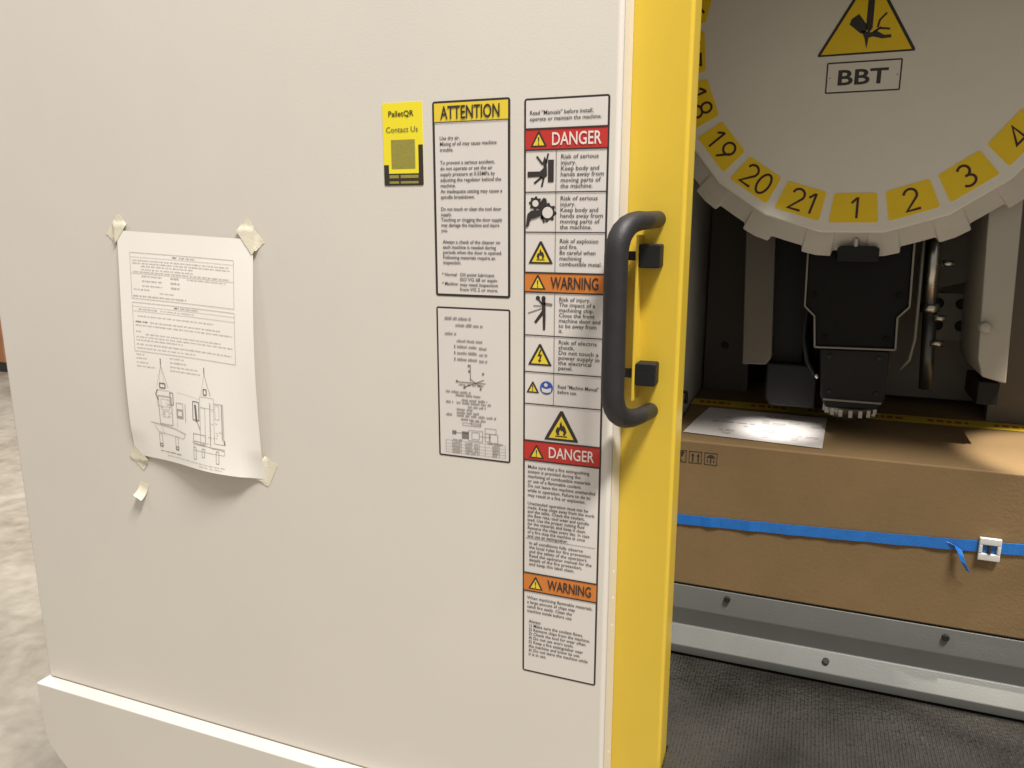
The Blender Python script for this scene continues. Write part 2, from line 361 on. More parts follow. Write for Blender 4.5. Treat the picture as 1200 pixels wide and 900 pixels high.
para('Risk of serious\ninjury.\nKeep body and\nhands away from\nmoving parts of\nthe machine.', 38.5, 53.6, 6.0, 44, .93)
para('Risk of serious\ninjury.\nKeep body and\nhands away from\nmoving parts of\nthe machine.', 38.5, 93.5, 6.0, 44, .93)
para('Risk of explosion\nand fire.\nBe careful when\nmachining\ncombustible metal.', 38.5, 135.2, 6.0, 44, .95)
para('Risk of injury.\nThe impact of a\nmachining chip.\nClose the front\nmachine door and\nto be away from\nit.', 38.5, 193.8, 6.0, 44, .90)
para('Risk of electric\nshock.\nDo not touch a\npower supply in\nthe electrical\npanel.', 38.5, 238.0, 6.0, 44, .90)
para('Read "Machine Manual"\nbefore use.', 38.5, 285.0, 5.6, 44, 1.0)
para('Make sure that a fire extinguishing\nsystem is provided during the\nmachining of combustible materials\nor use of a flammable coolant.\nDo not leave the machine unattended\nwhile in operation. Failure to do so\nmay result in a fire or explosion.', 5.5, 376.5, 5.4, 76, 1.0)
para('Unattended operation must not be\nmade. Keep chips away from the work\nand the table. Check the coolant,\nthe flow rate, tool wear and spindle\nload. Use the proper cutting fluid\nfor the material, and keep it clean.\nRemove the chips every day. In case\nof a fire stop the machine at once\nand use an extinguisher.', 5.5, 424.5 - 6, 5.2, 76, .92)
L.rect('rule', M_RULE, 3.5, 461.4, 83, 461.9, 3)
para('In all conditions fully observe\nthe local rules for fire prevention\nand the safety of the operators.\nRead the operator manual for the\ndetails of the fire protection,\nand keep this label clean.', 7.5, 465, 5.2, 72, .96)
para('When machining flammable materials,\na large amount of chips may\ncatch fire easily. Clean the\nmachine inside before use.', 5.5, 531, 5.4, 76, 1.0)
para('Always\n1) Make sure the coolant flows.\n2) Remove chips from the machine.\n3) Check the tool for wear often.\n4) Do not use worn tools.\n5) Keep a fire extinguisher near\nthe machine and know its use.\n6) Do not leave the machine while\nit is in use.', 7.5, 560, 5.4, 72, .95)
# crushing: hand between plates
g = 'pictogram'
L.poly(g, M_INK, [(25.5, 58.5), (31.5, 58.5), (31.5, 80), (25.5, 80)], 3)
L.poly(g, M_INK, [(4, 69.5), (17, 69.5), (21, 66), (20, 60), (22, 55), (24, 60), (24.5, 74), (20, 77), (16, 74.6), (4, 75)], 3)
L.line(g, M_INK, (20, 63), (13.5, 55), 1.9, 3); L.line(g, M_INK, (19, 75), (11, 81), 2.1, 3); L.line(g, M_INK, (21, 76), (19, 84.5), 2.0, 3); L.line(g, M_INK, (23.5, 62), (25.6, 52.5), 1.8, 3)
L.parts[('pictogram', 'crush')] = L.parts.pop(('pictogram', 'label_ink'))
# entanglement: hand and rollers
def gear(cx, cy, r, n, hole):
    pts = []
    for k in range(n * 4):
        a = 2 * math.pi * k / (n * 4); rr = r * (1.18 if k % 4 in (0, 1) else 0.93); pts.append((cx + rr * math.cos(a), cy + rr * math.sin(a)))
    L.poly(g, M_INK, pts, 3); L.circ('pictogram_hole', M_LAB, cx, cy, hole, 4)
gear(12.5, 100.5, 6.0, 8, 3.3); gear(25.5, 109.5, 8.0, 8, 5.6)
L.poly(g, M_INK, [(2.5, 124), (4, 111), (8, 107.5), (17, 107), (18, 99), (21, 95), (24, 96), (25, 101), (20, 106.5), (19.5, 112), (12, 115), (7.5, 116), (5.5, 123)], 5)
L.line(g, M_INK, (19, 112), (22, 119.5), 2.0, 3)
L.tri('hazard_triangle', 18.5, 160.5, 26, 3); flame(L, 'hazard_mark', 18.5, 155.5, 10.5, 5)
L.parts[('pictogram', 'rollers')] = L.parts.pop(('pictogram', 'label_ink'))
# flying chips: figure bending back
L.circ(g, M_INK, 15.8, 195.5, 2.3, 3); L.circ(g, M_INK, 22.0, 195.5, 2.3, 3)
L.poly(g, M_INK, [(20.2, 197), (24, 197), (24.4, 215), (24, 228.5), (21.6, 228.5), (21.2, 213), (14, 222), (11.8, 220.4), (20.4, 208)], 3)
L.line(g, M_INK, (16.5, 197), (21, 202), 1.9, 3); L.line(g, M_RULE, (22, 201), (31.5, 202), 2.6, 3)
L.line(g, M_RULE, (20, 206), (5, 211.5), 1.0, 3); L.line(g, M_RULE, (20, 203.5), (11, 203.5), 1.0, 3)
L.tri('hazard_triangle', 18.5, 266, 26, 3); bolt_(L, 'hazard_mark', 18.5, 262.0, 13, 5)
L.tri('hazard_triangle', 10.8, 296, 14, 3, th=0.2); bang(L, 'hazard_mark', 10.8, 294.0, 6.4, 5)
L.circ('mandatory_disc', M_BLUE, 26, 289.6, 7.2, 3, 28)
L.poly('mandatory_mark', M_LAB, [(20.5, 289.5), (25.8, 291), (31.4, 289.2), (31.0, 293.8), (25.8, 295), (21.4, 294)], 4); L.circ('mandatory_mark', M_LAB, 25.4, 286.5, 2.0, 4, 12)
L.tri('hazard_triangle', 43, 346.0, 37.5, 3); flame(L, 'hazard_mark', 43, 339.5, 15.5, 5)
L.finish()

# --- attention label
L = Label('attention_label', -0.3800, 0.1170, 0.75, 86.6, 199.6, 'white notice label headed ATTENTION on a yellow band', 'label')
L.frame(2.8, 2.6)
L.rect('colour_band', M_LYEL, 2.2, 2.2, 84.4, 20.8, 2); L.rect('rule', M_INKG, 2.2, 20.3, 84.4, 21.3, 4)
L.text('heading', M_INK, 'ATTENTION', 9.5, 5.0, 18.2, 5, width=66, bold=0.014, res=3)
def block(body, u, v, size, width=None, line=1.0): L.text('printed_text', M_INKG, body, u, v, size, 3, width=width, bold=0.010, line=line, res=2)
block('Use dry air.\nMixing of oil may cause machine\ntrouble.', 8, 34.5, 5.4, 64, 1.07)
block('To prevent a serious accident,\ndo not operate or set the air\nsupply pressure at 0.55MPa by\nadjusting the regulator behind the\nmachine.\nAn inadequate setting may cause a\nspindle breakdown.', 8, 59, 5.4, 70, 1.07)
block('Do not touch or clean the tool door\nsupply.\nTouching or clogging the door supply\nmay damage the machine and injure\nyou.', 8, 106, 5.4, 70, 1.02)
block('Always a check of the cleaner on\neach machine is needed during\nperiods when the door is opened.\nFollowing materials require an\ninspection.', 9.5, 140, 5.4, 68, 1.0)
block('* Normal:\n\n* Machine:', 8, 174.2, 5.0, 19, .98)
block('Oil point lubricant\nISO VG 68 or equiv.\nmay need inspection\nfrom VG 2 or more.', 29, 174.2, 5.2, 44, 1.0)
L.finish()

# --- specification label (small grey print: rows of word marks, axis sketch, table)
L = Label('specification_label', -0.3800, -0.0942, 0.75, 86.6, 168.8, 'white data label with axis sketch and small table under the attention label', 'label')
L.frame(2.4, 1.9)
rnd = random.Random(5)
def words(u0, u1, v, hgt, m=M_INKS, part='word_marks', wl=(4, 11), layer=3):
    u = u0
    while u < u1 - 1:
        wd = min(rnd.uniform(*wl), u1 - u); k = u
        while k < u + wd - 0.3:       # a word is a run of narrow strokes of uneven height
            sw = rnd.uniform(0.55, 1.15); top = rnd.choice((0, 0, .28, .28, .28)) * hgt
            L.rect(part, m, k, v + top, min(k + sw, u + wd), v + hgt, layer); k += sw + rnd.uniform(0.22, 0.4)
        u += wd + 1.7
for u0, u1, v in ((10, 41, 10.5), (23, 55, 17.5), (10, 24, 27)): words(u0, u1, v, 3.4)
words(24, 55, 35, 2.8)
for v in (41, 48, 55):
    L.rect('printed_text', M_RULE, 21, v, 22.3, v + 3.6, 3); words(24.5, 48, v, 3.2, wl=(9, 14)); words(50.5, 60, v + 1.2, 2.8)
s_ = 'axis_sketch'
L.line(s_, M_RULE, (40, 62), (40, 80), 0.9, 3); L.line(s_, M_RULE, (24, 82), (58, 82), 0.8, 3); L.line(s_, M_RULE, (31, 88), (56, 78), 0.8, 3); L.line(s_, M_RULE, (40, 78), (52, 86), 0.8, 3)
for a, b in ((37, 62), (54, 70), (22.5, 80), (32, 86.5), (51, 87), (37.5, 68)): L.rect(s_, M_RULE, a, b, a + 2.2, b + 2.6, 3)
words(26, 57, 83.4, 2.2)
for u0, u1, v in ((10, 40, 92), (22, 52, 95.5), (29, 60, 100.5), (10, 19, 104), (23, 64, 104), (37, 58, 108), (23, 44, 111.5), (23, 50, 115.2), (10, 19, 118.4), (23, 70, 118.4), (28, 58, 122.6)): words(u0, u1, v, 2.7)
for a in ((30, 128, 52, 131), (40, 126, 52, 129.5), (37, 136, 54, 148), (41, 138, 50, 146), (57, 132, 70, 138), (57, 138, 62, 147), (63, 138, 72, 148)):
    for p, q in (((a[0], a[1]), (a[2], a[1])), ((a[2], a[1]), (a[2], a[3])), ((a[2], a[3]), (a[0], a[3])), ((a[0], a[3]), (a[0], a[1]))): L.line('machine_sketch', M_RULE, p, q, 0.45, 3)
L.rect('machine_sketch', M_RULE, 29, 138, 37, 146, 3); L.rect('machine_sketch', M_RULE, 17, 138, 22, 142, 3); L.line('machine_sketch', M_RULE, (20, 140), (37, 140), 0.5, 3); L.line('machine_sketch', M_RULE, (50, 142), (64, 142), 0.4, 3)
for v in (150, 154, 157.5, 161, 164.2): L.line('table_grid', M_RULE, (9, v - .4), (81, v - .4), 0.28, 3)
for u in (9, 17, 28, 33, 50, 57, 66, 74, 81): L.line('table_grid', M_RULE, (u, 149.6), (u, 163.8), 0.28, 3)
for v in (150.6, 154.4, 158, 161.2):
    words(17.8, 27, v, 2.0, layer=4); words(34, 49, v, 2.0, layer=4); words(66.5, 73.5, v, 2.0, layer=4)
words(17.8, 30, 147.4, 1.8); words(60, 78, 147.6, 1.8)
L.finish()

# --- yellow contact sticker (its square code is left out: plain olive patch)
L = Label('contact_sticker', -0.4392, 0.1182, 0.75, 47.6, 84.6, 'small yellow and black contact sticker left of the attention label', 'sticker')
obj('backing', MB().prism_y([(L.x0 + u / 1000, L.z0 - v / 1000) for u, v in rrect(0, 0, L.w, L.h, 1.5)], L.y - 0.0003, L.y + 0.0001), M_QYEL, L.t)
L.poly('black_corner', M_INK, [(47.5, 43), (42, 43), (42, 72), (6, 72), (6, 63), (0.1, 63), (0.1, 83.4), (1.3, 84.5), (46.3, 84.5), (47.5, 83.4)], 1)
L.rect('plain_patch', M_OLIVE, 9.5, 37.5, 38, 67, 1)
L.text('heading', M_INK, 'PalletQR', 7.5, 8.2, 8.2, 2, width=30, bold=0.012); L.text('heading', M_INKG, 'Contact Us', 4, 24.2, 8.2, 2, width=38, bold=0.0)
for u0, u1, v0, v1 in ((6.5, 18, 73.6, 76.8), (20, 41.5, 73.6, 76.8), (6.5, 18, 80, 82.4), (20, 41.5, 80, 82.4)): L.rect('olive_bar', M_OLIVE, u0, v0, u1, v1, 2)
L.finish()

# ------------------------------------------------------------------ instruction sheet taped to the door (A4, bellied)
PW, PH = 0.213, 0.299
TL = Vector((-0.8315, 0.0, -0.0155)); ang = R(-2.6)
UX = Vector((math.cos(ang), 0, math.sin(ang))); VX = Vector((math.sin(ang) * 0.55, 0, -math.cos(ang)))
def sheet(u, v, lift=0.0):
    """u,v in 0..1 from the top left; the sheet bellies off the door between its taped corners"""
    w1 = u * (1 - u) * 4
    b = 0.0012 + 0.0020 * math.sin(math.pi * v) + 0.003 * w1 * v
    b += 0.012 * (v ** 3) * math.exp(-((u - 0.68) / 0.26) ** 2)                  # belly near the lower edge
    b += 0.006 * (u ** 2.5) * math.sin(math.pi * min(1, v * 1.0)) ** 1.2           # right edge stands off
    b += 0.006 * ((1 - u) ** 2) * math.sin(math.pi * v) * v
    b += 0.0007 * math.sin(9 * u + 4 * v) * math.sin(7 * v + 1) * math.sin(math.pi * u) # handling ripples
    e = max(0.0, (v - 0.88) / 0.12)
    corner = max(0.0, 1 - u / 0.14) * e + max(0.0, (u - 0.86) / 0.14) * e
    b = b * (1 - min(1, corner)) + 0.0006
    p = TL + UX * (u * PW) + VX * (v * PH)
    p.z += -0.0045 * max(0, 1 - u / 0.25) ** 2 * 0 + 0.004 * math.sin(math.pi * u) * v * 0.6
    p.x += -0.003 * v * v * (1 - u)
    return Vector((p.x, 0.75 - b - lift, p.z))
pt = thing('instruction_sheet', (-0.73, 0.749, -0.32), 'white printed sheet with machine drawings taped to the door', 'paper')
pb = MB(); NU, NV = 30, 42
for j in range(NV + 1):
    for i in range(NU + 1): pb.v.append(tuple(sheet(i / NU, j / NV)))
for j in range(NV):
    for i in range(NU):
        a = j * (NU + 1) + i; pb.f.append((a, a + NU + 1, a + NU + 2, a + 1))
po = obj('sheet', pb, M_PAPER, pt, smooth=True)
so = po.modifiers.new('thick', 'SOLIDIFY'); so.thickness = 0.00012; so.offset = 0
es = po.modifiers.new('split', 'EDGE_SPLIT'); es.split_angle = R(40)
pr = {}
def pline(part, m, a, b, wd=0.35, seg=14):       # mm on the sheet, from its top left
    mb = pr.setdefault((part, m.name), (MB(), m))[0]
    d = Vector((b[0] - a[0], b[1] - a[1])); Ln = d.length; d.normalize(); n = Vector((-d.y, d.x)) * wd / 2
    k = max(1, int(Ln / seg)); base = len(mb.v)
    for i in range(k + 1):
        c = Vector(a) + d * (Ln * i / k)
        for sg in (1, -1):
            q = c + n * sg; mb.v.append(tuple(sheet(q.x / 210, q.y / 297, 0.0004)))
    for i in range(k): mb.f.append((base + 2 * i, base + 2 * i + 1, base + 2 * i + 3, base + 2 * i + 2))
def pbox(part, m, x0, y0, x1, y1, wd=0.35):
    for a, b in (((x0, y0), (x1, y0)), ((x1, y0), (x1, y1)), ((x1, y1), (x0, y1)), ((x0, y1), (x0, y0))): pline(part, m, a, b, wd)
def pwords(x0, x1, y, hgt=1.5, m=M_PINK, part='printed_text', dens=0.6):
    x = x0
    while x < x1:
        e = min(x1, x + rnd.uniform(3, 10)); k = x
        while k < e:
            sw = rnd.uniform(0.5, 1.0); pline(part, m, (k, y + rnd.choice((0, 0, -.2))), (min(e, k + sw), y), hgt * rnd.uniform(.55, 1.0), 99); k += sw + rnd.uniform(.3, .6)
        x = e + rnd.uniform(1.0, 2.0)
G = M_PINK
pbox('printed_frame', G, 20, 26, 182, 84, .5); pline('printed_frame', G, (20, 31.5), (182, 31.5)); pline('printed_frame', G, (20, 52), (182, 52), .4)
pwords(88, 96, 29, 2, M_PINKD); pwords(98, 122, 29, 1.8)
for y in (35.5, 39): pwords(24, 176, y, 1.4)
for y in (42.5, 46.5): pwords(38, 120, y, 1.5)
pwords(24, 176, 49.8, 1.5)
for y in (55, 61, 67): pwords(38, 70, y, 1.7); pwords(84, 98, y, 2.6)
pwords(110, 170, 54.5, 1.4); pwords(24, 50, 72, 1.4); pwords(66, 88, 75, 1.4); pwords(22, 108, 80.5, 2.0)
pbox('printed_frame', G, 20, 89, 182, 152, .5); pline('printed_frame', G, (20, 94), (182, 94)); pline('printed_frame', G, (20, 100), (182, 100), .4)
pwords(88, 96, 91.6, 2, M_PINKD); pwords(98, 126, 91.6, 1.8); pwords(30, 60, 97.2, 1.8); pwords(66, 120, 97.2, 1.2)
pwords(28, 150, 106, 1.4); pwords(24, 45, 113.5, 2, M_PINKD); pwords(48, 160, 113.5, 1.5); pwords(24, 178, 118, 1.5)
pwords(24, 32, 126, 1.3); pwords(40, 160, 129, 1.4); pwords(24, 178, 133, 1.4); pwords(24, 100, 137, 1.5); pwords(24, 176, 142.5, 1.5); pwords(24, 120, 147.5, 1.3)
for y, e in ((156, 36), (161, 40), (166.5, 42), (171.5, 54)): pwords(22, e, y, 1.5)
for y, e in ((156.5, 100), (162, 104), (167.5, 122), (172.5, 126)): pwords(78, e, y, 1.5)
# hoisting drawings: front view
D_ = 'line_drawing'
def dl(*pts, m=G, wd=.45):
    for a, b in zip(pts, pts[1:]): pline(D_, m, a, b, wd)
def dbox(x0, y0, x1, y1, m=G, wd=.45): pbox(D_, m, x0, y0, x1, y1, wd)
dl((62, 158), (62, 167), m=M_PINKD, wd=1.2); dl((62, 167), (53, 196)); dl((62, 167), (72, 196)); dl((62, 167), (57, 196), wd=.3); dl((62, 167), (67, 196), wd=.3)
dbox(58, 191, 67, 197, M_PINKD, 1.4); dbox(52, 200, 74, 222); dbox(54, 208, 76, 246, wd=1.0); dbox(58, 212, 72, 226); dbox(60, 228, 70, 236); dl((54, 200), (50, 206), (54, 214), m=M_PINKD, wd=1.1)
dbox(74, 202, 79, 218, M_PINKD, .9); dbox(84, 214, 95, 234, wd=.7); dbox(85, 223, 94, 232, wd=2.0); dl((99, 214), (99, 238), wd=.9)
dl((38, 246), (80, 250), (98, 254), wd=.9); dl((44, 250), (50, 258), (94, 261), (98, 254), wd=.6); dl((54, 246), (60, 262), wd=.4); dl((84, 236), (84, 248), wd=.4)
for x in (50, 79): dbox(x, 260, x + 5, 277, wd=.7); dbox(x, 274, x + 5, 278, M_PINKD, 1.0)
for _ in range(14): x = rnd.uniform(56, 74); y = rnd.uniform(204, 244); dl((x, y), (x + rnd.uniform(1, 5), y), wd=.6)
# side view
dl((132, 162), (132, 170), m=M_PINKD, wd=1.2); dl((132, 170), (126, 198)); dl((132, 170), (141, 198)); dl((132, 170), (136, 184), (142, 196), wd=.3)
dbox(130, 190, 135, 197, M_PINKD, 1.3); dbox(124, 200, 146, 214); dbox(112, 208, 122, 232, M_PINKD, 1.0); dl((116, 212), (118, 234), m=M_PINKD, wd=3.0); dl((118, 232), (124, 244), wd=1.2)
dbox(124, 214, 132, 262, wd=.6); dl((140, 206), (140, 262), wd=1.2); dbox(146, 206, 160, 258, wd=.6); dl((158, 206), (158, 252), wd=1.5); dbox(148, 208, 154, 226, wd=.5)
dbox(112, 250, 132, 260, wd=.9); dl((86, 200), (124, 204), wd=.3); dl((110, 262), (160, 266), wd=.8); dbox(112, 264, 160, 272, wd=.5); dl((160, 252), (161, 258), m=M_PINKD, wd=1.8)
for x in (112, 126, 148): dbox(x, 268, x + 4, 284 if x != 126 else 279, wd=.8)
for _ in range(18): x = rnd.uniform(124, 156); y = rnd.uniform(208, 268); dl((x, y), (x + rnd.uniform(1, 4), y + rnd.uniform(-1, 1)), wd=.6)
pwords(50, 88, 284, 1.6, M_PINKD); pwords(62, 160, 289, 1.2); pwords(120, 156, 292.5, 1.1)
for (p, _), (mb, m) in pr.items():
    me = bpy.data.meshes.new(p); me.from_pydata(mb.v, [], mb.f); me.update(); o = obj(p, me, m, pt); o['kind'] = 'stuff'
# masking tape pieces
def tape(cx, cz, wd, hg, rot, label, y=0.7475, curl=0.0, group='masking tape pieces at the corners of the taped sheet'):
    mb = MB(); n = 12; m_ = 8; c, s = math.cos(R(rot)), math.sin(R(rot)); rj = random.Random(int(cx * 1e4))
    ragged = [[rj.uniform(-.035, .035) * wd for _ in range(m_ + 1)] for _ in (0, 1)]
    for i in range(n + 1):
        for j in range(m_ + 1):
            a = (i / n - 0.5) * wd + ragged[0][j] * max(0, 1 - 4 * i / n) + ragged[1][j] * max(0, 4 * i / n - 3)
            b = (j / m_ - 0.5) * hg; lift = curl * (max(0, i / n - 0.2) ** 1.6); aa = a * (1 - 0.35 * (curl > 0) * i / n)
            x, z = cx + aa * c - b * s, cz + aa * s + b * c; yy = 0.7495
            if not curl:
                d = Vector((x, 0, z)) - TL; u, v = d.dot(UX) / PW, d.dot(VX) / VX.length_squared / PH
                if -.03 < u < 1.03 and -.03 < v < 1.03: yy = min(yy, sheet(min(1, max(0, u)), min(1, max(0, v))).y - 0.0005)
            mb.v.append((x, yy - lift, z))
    for i in range(n):
        for j in range(m_): k = i * (m_ + 1) + j; mb.f.append((k, k + m_ + 1, k + m_ + 2, k + 1))
    o = obj('masking_tape', mb, M_TAPE, None, smooth=True); tag(o, label, 'tape', group)
    sm = o.modifiers.new('thick', 'SOLIDIFY'); sm.thickness = 0.00015; sm.offset = 0
    es = o.modifiers.new('split', 'EDGE_SPLIT'); es.split_angle = R(60)
    return o
tape(-0.8325, -0.0140, 0.034, 0.020, 48, 'torn masking tape on the upper left corner of the sheet')
tape(-0.6230, -0.0215, 0.036, 0.022, -52, 'torn masking tape on the upper right corner of the sheet')
tape(-0.8345, -0.3185, 0.030, 0.021, -40, 'torn masking tape on the lower left corner of the sheet')
tape(-0.6235, -0.3135, 0.034, 0.021, 62, 'torn masking tape on the lower right corner of the sheet')
o = tape(-0.8355, -0.3670, 0.026, 0.015, -112, 'loose curled scrap of masking tape below the sheet', y=0.7494, curl=0.011, group=None)
if 'group' in o: del o['group']

# ------------------------------------------------------------------ tool turret
CX, CZ, YD = 0.0425, 0.229, 1.10
tt = thing('tool_turret', (CX, 1.12, CZ - 0.28), 'round off-white tool turret with yellow numbered plates', 'turret')
NT = 21; step = 2 * math.pi / NT
def pol(a, r): return (CX + r * math.sin(a), CZ - r * math.cos(a))
rim = 0.248 / math.cos(step / 2)
obj('face_disc', MB().prism_y([pol((k + .5) * step, rim) for k in range(NT)], YD, YD + 0.012), M_DISC, tt, bevel=0.003, seg=3)
# skirt: cone behind the disc with a notch at every tool station
prof = []
for k in range(NT):
    for da, r in ((-.5, .281), (-.29, .280), (-.275, .279), (-.262, .2735), (-.24, .2720), (0, .2715), (.24, .2720), (.262, .2735), (.275, .279), (.29, .280)):
        prof.append(((k + da) * step, r))
sk = MB(); n = len(prof)
for (a, r) in prof: x, z = pol(a, 0.2465); sk.v.append((x, YD + 0.0085, z))
for (a, r) in prof: x, z = pol(a, r); sk.v.append((x, YD + 0.026, z))
for (a, r) in prof: x, z = pol(a, r); sk.v.append((x, YD + 0.032, z))
for (a, r) in prof: x, z = pol(a, 0.20); sk.v.append((x, YD + 0.032, z))
for i in range(3):
    for k in range(n): sk.f.append((i * n + k, i * n + (k + 1) % n, (i + 1) * n + (k + 1) % n, (i + 1) * n + k))
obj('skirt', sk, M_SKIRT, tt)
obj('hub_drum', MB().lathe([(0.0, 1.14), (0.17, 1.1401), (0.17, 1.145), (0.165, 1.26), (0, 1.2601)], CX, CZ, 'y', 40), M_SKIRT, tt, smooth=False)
def _arc(cx, cy, rx, ry, a0, a1, n=14): return [(cx + rx * math.cos(R(a0 + (a1 - a0) * i / n)), cy + ry * math.sin(R(a0 + (a1 - a0) * i / n))) for i in range(n + 1)]
DIG = {'0': [_arc(.30, .5, .29, .5, 90, 450, 28)], '1': [[(.0, .72), (.24, .965)], [(.27, 1.0), (.27, 0)]],
       '2': [_arc(.30, .72, .28, .28, 170, -35, 14) + [(.02, .0), (.62, .0)]],
       '3': [_arc(.28, .74, .25, .26, 150, -90, 14), _arc(.28, .25, .29, .25, 100, -150, 16)],
       '4': [[(.46, 0), (.46, 1.0), (.0, .28), (.66, .28)]],
       '5': [[(.55, 1.0), (.10, 1.0), (.05, .55)] + _arc(.28, .32, .29, .32, 140, -150, 16)],
       '6': [[(.46, 1.0), (.06, .42)], _arc(.30, .30, .29, .30, 0, 360, 24)], '7': [[(.0, 1.0), (.58, 1.0), (.20, 0)]],
       '8': [_arc(.30, .74, .24, .26, 0, 360, 22), _arc(.30, .25, .29, .25, 0, 360, 22)],
       '9': [_arc(.30, .70, .29, .30, 0, 360, 24), [(.54, .58), (.14, 0)]]}
ADV = {'1': .52}
def stroke_number(body, hgt, wd):
    vs, fs, x = [], [], 0.0
    for ch in body:
        for pl in DIG[ch]:
            p = [Vector((x + a * hgt, b * hgt)) for a, b in pl]; base = len(vs)
            for i, c in enumerate(p):
                d0 = (c - p[i - 1]).normalized() if i else None; d1 = (p[i + 1] - c).normalized() if i < len(p) - 1 else None
                if (p[0] - p[-1]).length < 1e-6:
                    if i == 0: d0 = (p[0] - p[-2]).normalized()
                    if i == len(p) - 1: d1 = (p[1] - p[0]).normalized()
                d0 = d0 or d1; d1 = d1 or d0; t_ = (d0 + d1)
                t_ = t_.normalized() if t_.length > 1e-6 else d0
                nn = Vector((-t_.y, t_.x)); k = min(1.8, 1 / max(.3, nn.dot(Vector((-d0.y, d0.x)))))
                vs += [tuple(c + nn * wd / 2 * k), tuple(c - nn * wd / 2 * k)]
            fs += [(base + 2 * i, base + 2 * i + 1, base + 2 * i + 3, base + 2 * i + 2) for i in range(len(p) - 1)]
        x += (ADV.get(ch, .62) + .20) * hgt
    xs = [a for a, b in vs]; ys = [b for a, b in vs]; mx, my = (min(xs) + max(xs)) / 2, (min(ys) + max(ys)) / 2
    return [(a - mx, b - my) for a, b in vs], fs
def plate_pt(a, du, dv): # du along the rim (to the right at the bottom), dv outwards
    r = 0.2165 + dv; x, z = pol(a, r); return (x + du * math.cos(a), z + du * math.sin(a))
for k in range(NT):
    a = k * step; mb = MB()
    q = []
    for u, v in rrect(-1, -1, 1, 1, 0.14, 4):
        hw = 0.0272 + 0.0022 * v; q.append(plate_pt(a, u * hw, v * 0.0185))
    mb.prism_y(q, YD - 0.0006, YD + 0.001)
    p = obj('number_plate', mb, M_NUM, tt)
    vs, fs = stroke_number(str(k + 1), 0.0262, 0.0030); mb = MB()
    for i, (X, Y) in enumerate(vs):
        px_, pz_ = plate_pt(a, X, -Y); mb.v.append((px_, YD - 0.0009 - 0.00002 * (i % 3), pz_))
    mb.f = fs; me = bpy.data.meshes.new('numeral'); me.from_pydata(mb.v, [], mb.f); me.update()
    obj('numeral', me, M_NINK, p)['kind'] = 'stuff'
# pinch hazard sign and type plate on the turret face
L = Label('hazard_sign', -0.0160, 0.2925, YD, 110, 96, 'yellow triangular crushed hand sign on the turret face', 'sign')
obj('backing', MB().prism_y([(L.x0 + u / 1000, L.z0 - v / 1000) for u, v in [(0.5, 95.5), (0.2, 93), (53, 1.5), (55, 0.5), (57, 1.5), (109.8, 93), (109.5, 95.5)]], YD - 0.0004, YD + 0.0001), M_INK, L.t)
L.poly('face', M_NUM, [(4, 93.2), (55, 5), (106, 93.2)], 1)
i_ = 'pictogram'
L.poly(i_, M_INK, [(53, 20), (60.5, 20), (60.5, 66), (56.8, 72), (53, 66)], 2)
L.poly(i_, M_INK, [(36, 54), (44, 49), (54, 62), (54, 70), (48, 72), (34, 60)], 2)
L.poly(i_, M_INK, [(48, 68), (58, 71), (66, 70), (74, 75), (82, 75), (82, 78.5), (72, 79), (62, 76), (57, 77), (55.5, 90), (52.5, 78)], 2)
L.line(i_, M_INK, (62, 71), (70, 66), 2.6, 2); L.line(i_, M_INK, (69, 67), (80, 68.5), 2.4, 2); L.line(i_, M_INK, (66, 66), (68, 57), 2.4, 2); L.line(i_, M_INK, (68, 57.5), (75, 50), 2.4, 2)
L.finish()
L = Label('type_plate', -0.0040, 0.1895, YD, 85.5, 36.8, 'pale rectangular plate reading BBT below the hazard triangle', 'plate')
L.frame(1.8, 1.8, M_DISC)
L.text('heading', M_INK, 'BBT', 14, 9.6, 25, 2, width=57, bold=0.022, res=3)
for u in (4.5, 81): L.circ('screw', M_RULE, u, 18.4, 0.9, 2, 10)
L.finish()

# ------------------------------------------------------------------ spindle head behind and below the turret
sp = thing('spindle_head', (0.058, 1.2, -0.28), 'black spindle head hanging below the turret above the carton', 'spindle head')
hp = [(-0.0105, 0.03), (-0.0075, -0.120), (0.006, -0.133), (0.0095, -0.1765), (0.111, -0.1745), (0.1095, -0.131), (0.1225, -0.116), (0.1185, 0.03)]
obj('housing', MB().prism_y(hp, 1.145, 1.40), M_HEAD, sp, bevel=0.003)
tr = MB()
for a, b in zip(hp[:-1], hp[1:]):
    d = (Vector(b) - Vector(a)).normalized(); nn = Vector((-d.y, d.x)) * 0.0011
    tr.prism_y([(a[0] + nn.x, a[1] + nn.y), (b[0] + nn.x, b[1] + nn.y), (b[0] - nn.x, b[1] - nn.y), (a[0] - nn.x, a[1] - nn.y)], 1.1405, 1.149)
obj('edge_trim', tr, M_TRIM, sp)
obj('gripper_cap', MB().prism_y([(0.0274, -0.056), (0.0274, -0.039), (0.032, -0.0362), (0.073, -0.0362), (0.0775, -0.039), (0.0775, -0.056)], 1.110, 1.1445), M_RUB, sp, bevel=0.001)
obj('locating_pin', MB().tube([(0.0490, 1.1135, -0.038), (0.0490, 1.1135, -0.0270)], 0.0035, 10), M_STEEL, sp, smooth=False)
obj('nose_block', MB().prism_y([(0.0165, -0.179), (0.106, -0.178), (0.1055, -0.246), (0.098, -0.262), (0.030, -0.264), (0.0225, -0.248)], 1.152, 1.30), M_NOSE, sp, bevel=0.003)
obj('nose_band', MB().box(0.0265, 0.1015, 1.1495, 1.153, -0.253, -0.2505), M_TRIM, sp)
obj('spindle_nose', MB().lathe([(0.0, -0.2640), (0.034, -0.2641), (0.034, -0.272), (0.030, -0.279), (0.024, -0.283), (0.0, -0.2831)], 0.064, 1.190, 'z', 36), M_DSTEEL, sp, bevel=0.001)
dr = MB()
